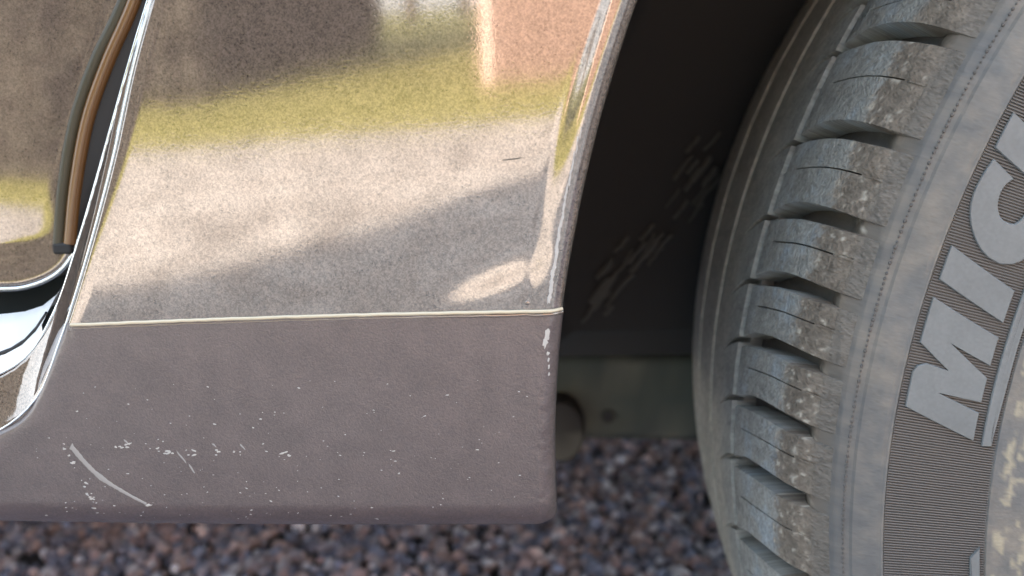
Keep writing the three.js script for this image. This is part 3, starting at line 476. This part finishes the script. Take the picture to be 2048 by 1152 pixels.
{
  // trailing beam with its flange, hole and rubber bush
  const prof = [[0.2005, -0.262], [0.1975, -0.27], [0.1975, -0.29], [0.203, -0.30], [0.262, -0.305], [0.2665, -0.295], [0.2665, -0.258], [0.264, -0.2485], [0.2585, -0.2495], [0.235, -0.2465], [0.2105, -0.2495], [0.2045, -0.254]];
  const xs = steps(60, (i) => lerp(-0.41, 0.10, i / 59));
  const rows = [...prof, prof[0]].map(([y, z]) => xs.map((x) => [x, y + (x + 0.33) * -0.03, z + 0.0008 * fbm(x * 60, y * 60, 4)]));
  let g = gridGeo(rows, {}); g = tint(g, (x, y, z) => { const n = fbm(x * 40, y * 40, 9, 3), m = fbm(x * 180, y * 180, 3, 2); const t = smooth(-0.1, 0.4, n); return [lerp(0.075, 0.15, t) * (1 + 0.4 * m), lerp(0.09, 0.155, t) * (1 + 0.4 * m), lerp(0.08, 0.13, t) * (1 + 0.3 * m)]; });
  mesh('axle_beam', g, beamMat, car);
  const hole = new THREE.TorusGeometry(0.0042, 0.0011, 8, 24); hole.translate(-0.353, 0.2225, -0.2465); mesh('bolt_rim', tint(hole, () => [0.06, 0.062, 0.055]), beamMat, car);
  const plug = new THREE.CylinderGeometry(0.0042, 0.0042, 0.002, 20); plug.rotateX(Math.PI / 2); plug.translate(-0.353, 0.2225, -0.2468); mesh('bolt_hole', plug, rubberAndShade, car);
  const bushPts = [[0, 0], [0.014, 0], [0.0165, 0.003], [0.0165, 0.05], [0.021, 0.052], [0.023, 0.056], [0.023, 0.10], [0, 0.10]].map(([a, b]) => new THREE.Vector2(a, b));
  const bush = new THREE.LatheGeometry(bushPts, 40); bush.rotateX(-Math.PI / 2); bush.scale(1, 1.35, 1); bush.translate(-0.386, 0.2185, -0.225);
  mesh('suspension_bush', tint(bush, (x, y, z) => { const t = smooth(0.222, 0.214, y + 0.004 * fbm(x * 200, y * 200)); return [lerp(0.03, 0.12, t), lerp(0.027, 0.115, t), lerp(0.025, 0.095, t)]; }), beamMat, car);
  // cross member above the beam and a brake line
  const cm = new RoundedBoxGeometry(0.6, 0.03, 0.06, 3, 0.006); cm.translate(-0.2, 0.292, -0.30); mesh('cross_member', tint(cm, (x, y) => [0.05, 0.064, 0.058]), beamMat, car);
  mesh('brake_line', tube([[-0.44, 0.306, -0.262], [-0.36, 0.3065, -0.26], [-0.28, 0.305, -0.262], [-0.2, 0.307, -0.264]], 0.0026, 30, 8), new THREE.MeshStandardMaterial({ color: new THREE.Color().setRGB(0.14, 0.15, 0.145), roughness: 0.5 }), car);
  const fp = new THREE.BoxGeometry(3.3, 0.03, 1.2); fp.translate(-1.05, 0.325, -0.85); mesh('floor_pan', fp, dark, car);
}

// ================================================================ REST OF THE CAR (outside the picture, it casts the shade)
{
  const up = (y) => (y < 0.9 ? y : 0.9 + (y - 0.9) * 1.45);
  const ext = (pts, holes, d, z) => { const s = new THREE.Shape(pts.map((p) => new THREE.Vector2(p[0], up(p[1])))); for (const h of holes) s.holes.push(new THREE.Path(h.map((p) => new THREE.Vector2(p[0], up(p[1]))))); const g = new THREE.ExtrudeGeometry(s, { depth: d, bevelEnabled: false, curveSegments: 16 }); g.translate(0, 0, z); return g; };
  const bodyPaint = new THREE.MeshPhysicalMaterial({ color: new THREE.Color().setRGB(0.2, 0.16, 0.14), metalness: 0.5, roughness: 0.4, clearcoat: 1, clearcoatRoughness: 0.05 });
  const arcPts = (cx, R, n = 12) => steps(n + 1, (i) => { const t = Math.PI * (i / n); return [cx - R * Math.cos(t), 0.30 + R * Math.sin(t)]; });
  // far side with wheel arches and window openings
  const far = [[-3.4, 0.30], ...arcPts(-2.6, 0.37), [-2.2, 0.30], ...arcPts(0, 0.37), [0.72, 0.34], [0.76, 0.7], [0.70, 0.96], [0.30, 1.36], [0.0, 1.46], [-1.0, 1.49], [-1.45, 1.42], [-2.15, 1.0], [-3.2, 0.85], [-3.42, 0.6]];
  mesh('far_side_panel', ext(far, [[[-1.25, 0.98], [-1.25, 1.41], [-1.45, 1.36], [-2.02, 1.01]], [[-1.15, 0.98], [-0.45, 0.98], [-0.36, 1.38], [-1.15, 1.42]], [[-0.36, 0.98], [0.42, 0.98], [0.18, 1.30], [-0.27, 1.37]]], 0.05, -1.70), bodyPaint, car);
  const opaquePane = new THREE.MeshStandardMaterial({ color: new THREE.Color().setRGB(0.01, 0.012, 0.012), roughness: 0.1 });  // opaque panes put in so no sun leaks through the cabin
  for (const w of [[[-1.25, 0.98], [-1.25, 1.41], [-1.45, 1.36], [-2.02, 1.01]], [[-1.15, 0.98], [-0.45, 0.98], [-0.36, 1.38], [-1.15, 1.42]], [[-0.36, 0.98], [0.42, 0.98], [0.18, 1.30], [-0.27, 1.37]]]) mesh('opaque_window', ext(w, [], 0.005, -1.68), opaquePane, car);
  // near side in front of the door opening, with the closed front door
  const near = [[-3.4, 0.30], ...arcPts(-2.6, 0.37), [-1.05, 0.30], [-1.05, 1.47], [-1.15, 1.47], [-1.45, 1.42], [-2.15, 1.0], [-3.2, 0.85], [-3.42, 0.6]];
  mesh('front_door_and_wing', ext(near, [[[-1.18, 0.98], [-1.18, 1.42], [-1.45, 1.36], [-2.02, 1.01]]], 0.05, 0.06), bodyPaint, car);
  // rear pillar, roof, bonnet, tail
  const pil = [[-0.335, 0.95], [0.72, 0.95], [0.30, 1.36], [0.0, 1.46], [-1.05, 1.49], [-1.05, 1.42], [-0.34, 1.39], [-0.30, 1.2]];
  mesh('rear_pillar', ext(pil, [[[-0.22, 1.0], [0.42, 1.0], [0.18, 1.30], [-0.22, 1.36]]], 0.05, 0.05), bodyPaint, car);
  const roofRow = (y0, z, y = up(y0)) => resample([[-1.48, y - 0.07, z], [-1.0, y, z], [-0.3, y, z], [0.1, y - 0.05, z], [0.34, y - 0.15, z]], 24);
  const roofTop = [[1.47, 0.10], [1.50, 0.0], [1.52, -0.4], [1.525, -0.8], [1.52, -1.2], [1.50, -1.6], [1.47, -1.7]];
  mesh('roof', gridGeo([...roofTop.map(([y, z]) => roofRow(y, z)), ...roofTop.slice().reverse().map(([y, z]) => roofRow(y - 0.04, z)), roofRow(1.47, 0.10)]), bodyPaint, car);
  mesh('near_front_window', ext([[-1.18, 0.98], [-1.18, 1.42], [-1.45, 1.36], [-2.02, 1.01]], [], 0.005, 0.08), opaquePane, car);
  mesh('windscreen', gridGeo([[[-2.15, up(1.0), 0.08], [-2.15, up(1.0), -1.68]], [[-1.45, up(1.42), 0.08], [-1.45, up(1.42), -1.68]], [[-1.45, up(1.42) - 0.012, 0.08], [-1.45, up(1.42) - 0.012, -1.68]], [[-2.15, up(1.0) - 0.012, 0.08], [-2.15, up(1.0) - 0.012, -1.68]]]), opaquePane, car);
  mesh('rear_window', gridGeo([[[0.72, up(0.95), 0.08], [0.72, up(0.95), -1.68]], [[0.32, up(1.35), 0.08], [0.32, up(1.35), -1.68]], [[0.31, up(1.34), 0.08], [0.31, up(1.34), -1.68]]]), opaquePane, car);
  const bon = new RoundedBoxGeometry(1.2, 0.05, 1.7, 3, 0.02); bon.rotateZ(0.14); bon.translate(-2.8, 0.92, -0.8); mesh('bonnet', bon, bodyPaint, car);
  const tail = new RoundedBoxGeometry(0.06, 0.66, 1.74, 3, 0.02); tail.translate(0.72, 0.63, -0.8); mesh('tailgate', tail, bodyPaint, car);
  const nose = new RoundedBoxGeometry(0.1, 0.55, 1.74, 3, 0.03); nose.translate(-3.4, 0.58, -0.8); mesh('front_bumper', nose, bodyPaint, car);
  const glass = new THREE.MeshPhysicalMaterial({ color: 0xffffff, transmission: 1, thickness: 0, roughness: 0 });
  mesh('rear_quarter_glass', ext([[-0.22, 1.0], [0.42, 1.0], [0.18, 1.30], [-0.22, 1.36]], [], 0.004, 0.07), glass, car);
  const tyreFar = new THREE.TorusGeometry(0.245, 0.068, 20, 60), rimM = new THREE.MeshStandardMaterial({ color: 0x555557, metalness: 0.7, roughness: 0.4 }), blk = new THREE.MeshStandardMaterial({ color: new THREE.Color().setRGB(0.03, 0.03, 0.03), roughness: 0.85 });
  tyreFar.scale(1, 1, 1.4);
  for (const [x, z] of [[-2.6, 0], [-2.6, -1.58], [0, -1.58]]) {
    const w = new THREE.Group(); w.name = 'wheel'; w.position.set(x, 0.313, z); car.add(w); mesh('tyre', tyreFar, blk, w);
    const disc = new THREE.CylinderGeometry(0.2, 0.2, 0.12, 40); disc.rotateX(Math.PI / 2); mesh('rim', disc, rimM, w);
  }
}

// ================================================================ CHIPPED STONE UNDER THE CAR
{
  const r = rng(404), base = new THREE.IcosahedronGeometry(1, 1), p = base.attributes.position;
  const variants = [];
  for (let v = 0; v < 1; v++) { const g = mergeVertices(new THREE.IcosahedronGeometry(1, 1).deleteAttribute('uv').deleteAttribute('normal')); const q = g.attributes.position; for (let i = 0; i < q.count; i++) { const x = q.getX(i), y = q.getY(i), z = q.getZ(i), k = 0.78 + 0.5 * Math.abs(noise(x * 1.3 + v * 9, y * 1.3, z * 1.3)) + 0.18 * (r() - 0.5); q.setXYZ(i, x * k, y * k * 0.8, z * k); } const f = g.toNonIndexed(); f.computeVertexNormals(); variants.push(f); }
  const cols = [[0.20, 0.18, 0.18], [0.13, 0.125, 0.14], [0.10, 0.10, 0.12], [0.27, 0.19, 0.165], [0.33, 0.25, 0.21], [0.17, 0.145, 0.14], [0.36, 0.34, 0.32], [0.24, 0.17, 0.14], [0.15, 0.16, 0.19]];
  const mat = new THREE.MeshStandardMaterial({ color: 0xffffff, roughness: 0.8 });
  variants.forEach((g, v) => {
    const N = 110000, im = new THREE.InstancedMesh(g, mat, N), m = new THREE.Matrix4(), q = new THREE.Quaternion(), e = new THREE.Euler(), c = new THREE.Color();
    for (let i = 0; i < N; i++) {
      const x = lerp(-1.75, 0.75, r()), z = lerp(-1.75, 0.55, r()), s = 0.0028 + 0.0056 * Math.pow(r(), 1.9);
      e.set(r() * 6, r() * 6, r() * 6); q.setFromEuler(e); m.compose(new THREE.Vector3(x, 0.001 + s * 0.35 * r() + 0.001, z), q, new THREE.Vector3(s * (0.8 + 0.6 * r()), s, s * (0.8 + 0.5 * r()))); im.setMatrixAt(i, m);
      const k = cols[Math.floor(r() * cols.length)], b = (1.2 + 1.0 * r()) * (r() < 0.07 ? 1.7 : 1); c.setRGB(k[0] * b * 0.92, k[1] * b * 0.97, k[2] * b * 1.14); im.setColorAt(i, c);
    }
    im.name = 'stone_chippings'; im.castShadow = im.receiveShadow = true; scene.add(im);
    tag(im, 'pink and grey stone chippings bedded in the ground under the car', 'chippings', null, 'stuff');
  });
}

// ================================================================ SURROUNDINGS MIRRORED IN THE PAINT
const lawnMat = new THREE.MeshStandardMaterial({ color: new THREE.Color().setRGB(0.46, 0.47, 0.09), map: (() => { const t = stoneTex.clone(); t.repeat.set(1 / 2, 1 / 2); return t; })(), roughness: 0.95 });
{
  tag(mesh('lawn', (() => { const edge = (x) => (4.25 + 0.25 * smooth(-1.9, -0.6, x) - 0.03 * Math.min(0, x) + 0.25 * fbm(x * 1.5, 3, 1)), rows = steps(41, (j) => steps(81, (i) => { const x = lerp(-30, 20, i / 80), t = j / 40, z = lerp(edge(x), 60, t * t); return [x, 0.012 + 0.05 * smooth(0, 0.1, t) + 0.03 * fbm(x, z, 2) * smooth(0, 0.05, t), z]; })); return gridGeo(rows, { flip: true, uv: (p) => [p[0], p[2]] }); })(), lawnMat), 'yellow green grass bank', 'lawn', null, 'structure');
  const house = new THREE.Group(); house.name = 'house'; house.position.set(0.66, 0.02, 5.9); scene.add(house);
  tag(house, 'red brown boarded house beyond the grass', 'house');
  const red = new THREE.MeshStandardMaterial({ color: new THREE.Color().setRGB(0.27, 0.18, 0.14), roughness: 0.9 }), white = new THREE.MeshStandardMaterial({ color: new THREE.Color().setRGB(0.70, 0.52, 0.45), roughness: 0.7 });
  const wall = new THREE.BoxGeometry(7, 4.2, 5); wall.translate(2.0, 2.1, 2.5); mesh('wall', wall, red, house);
  for (let i = 0; i < 46; i++) { const b = new THREE.BoxGeometry(0.05, 4.2, 0.03); b.translate(-1.45 + i * 0.15, 2.1, -0.012); mesh('cover_strip', b, red, house); }
  const cb = new THREE.BoxGeometry(0.09, 4.2, 0.12); cb.translate(-1.5, 2.1, 0); mesh('corner_board', cb, white, house);
  const roof = new THREE.CylinderGeometry(3.6, 3.6, 8, 3, 1); roof.rotateZ(Math.PI / 2); roof.scale(1, 0.5, 1); roof.translate(2, 5.0, 2.5); mesh('roof', roof, dark, house);
}
{
  const leaf = new THREE.MeshStandardMaterial({ color: new THREE.Color().setRGB(0.05, 0.055, 0.03), roughness: 0.9, side: THREE.DoubleSide });
  const bark = new THREE.MeshStandardMaterial({ color: new THREE.Color().setRGB(0.08, 0.06, 0.045), roughness: 0.9 });
  const spruce = (x, z, h, seed, label) => {
    const t = new THREE.Group(); t.name = seed ? `spruce_tree_00${seed}` : 'spruce_tree'; t.position.set(x, 0.2, z); scene.add(t); tag(t, label, 'tree', 'dark spruce trees beyond the drive');
    mesh('trunk', new THREE.CylinderGeometry(0.03, 0.16, h * 0.95, 10).translate(0, h * 0.475, 0), bark, t);
    const r = rng(900 + seed), P = [], I = []; let k = 0;
    for (let i = 0; i < 5200; i++) { const v = Math.pow(r(), 0.8), y = h * (0.03 + 0.97 * v), R = (1 - v) * h * 0.26 * (0.7 + 0.3 * Math.sin(v * 50)) + 0.05, a = r() * 6.283, d = R * Math.sqrt(r()), l = 0.16 + 0.2 * r(), w = 0.035, cx = Math.cos(a) * d, cz = Math.sin(a) * d, ox = Math.cos(a + (r() - 0.5)), oz = Math.sin(a + (r() - 0.5)), dy = -0.35 + 0.3 * r(); P.push(cx - oz * w, y, cz + ox * w, cx + oz * w, y, cz - ox * w, cx + ox * l, y + dy * l, cz + oz * l); I.push(k, k + 1, k + 2); k += 3; }
    const g = new THREE.BufferGeometry(); g.setAttribute('position', new THREE.Float32BufferAttribute(P, 3)); g.setIndex(I); g.computeVertexNormals(); mesh('crown', g, leaf, t);
  };
  spruce(-4.2, 22, 11, 0, 'tall dark spruce at the right end of the row behind the grass'); spruce(-7.4, 21, 12, 1, 'dark spruce in the middle of the row'); spruce(-10.5, 22, 11, 2, 'dark spruce at the far end of the row'); spruce(-2.9, 24, 12, 3, 'dark spruce seen past the corner of the house');
}
{
  const leaf = new THREE.MeshStandardMaterial({ color: new THREE.Color().setRGB(0.055, 0.05, 0.035), roughness: 0.9, side: THREE.DoubleSide });
  const h = new THREE.Group(); h.name = 'hedge'; h.position.set(-7, 0, 7.6); scene.add(h); tag(h, 'tall dark hedge at the far side of the grass', 'hedge');
  const r = rng(61), P = [], I = []; let k = 0;
  for (let i = 0; i < 60000; i++) { const x = lerp(-6, 3.75, 1 - Math.pow(r(), 1.3)), top = 3.4 + 0.4 * noise(x * 0.9, 1), y = top * r(), z = lerp(-1.9, 5.5, x > 2.8 ? r() : Math.pow(r(), 2.4)) + 0.15 * noise(x * 2, y * 2), s = 0.10 + 0.12 * r(), a = r() * 6.28, b = r() * 6.28; P.push(x, y, z, x + Math.cos(a) * s, y + Math.sin(a) * s, z + Math.sin(b) * s * 0.6, x + Math.cos(a + 1.2) * s, y + Math.sin(a + 1.2) * s, z + Math.cos(b) * s * 0.6); I.push(k, k + 1, k + 2); k += 3; }
  const g = new THREE.BufferGeometry(); g.setAttribute('position', new THREE.Float32BufferAttribute(P, 3)); g.setIndex(I); g.computeVertexNormals(); mesh('foliage', g, leaf, h);
  for (let i = 0; i < 7; i++) mesh('stem', new THREE.CylinderGeometry(0.03, 0.06, 2.6, 8).translate(-5.6 + i * 1.5, 1.3, -0.8), dark, h);
}
renderer.render(scene, camera);
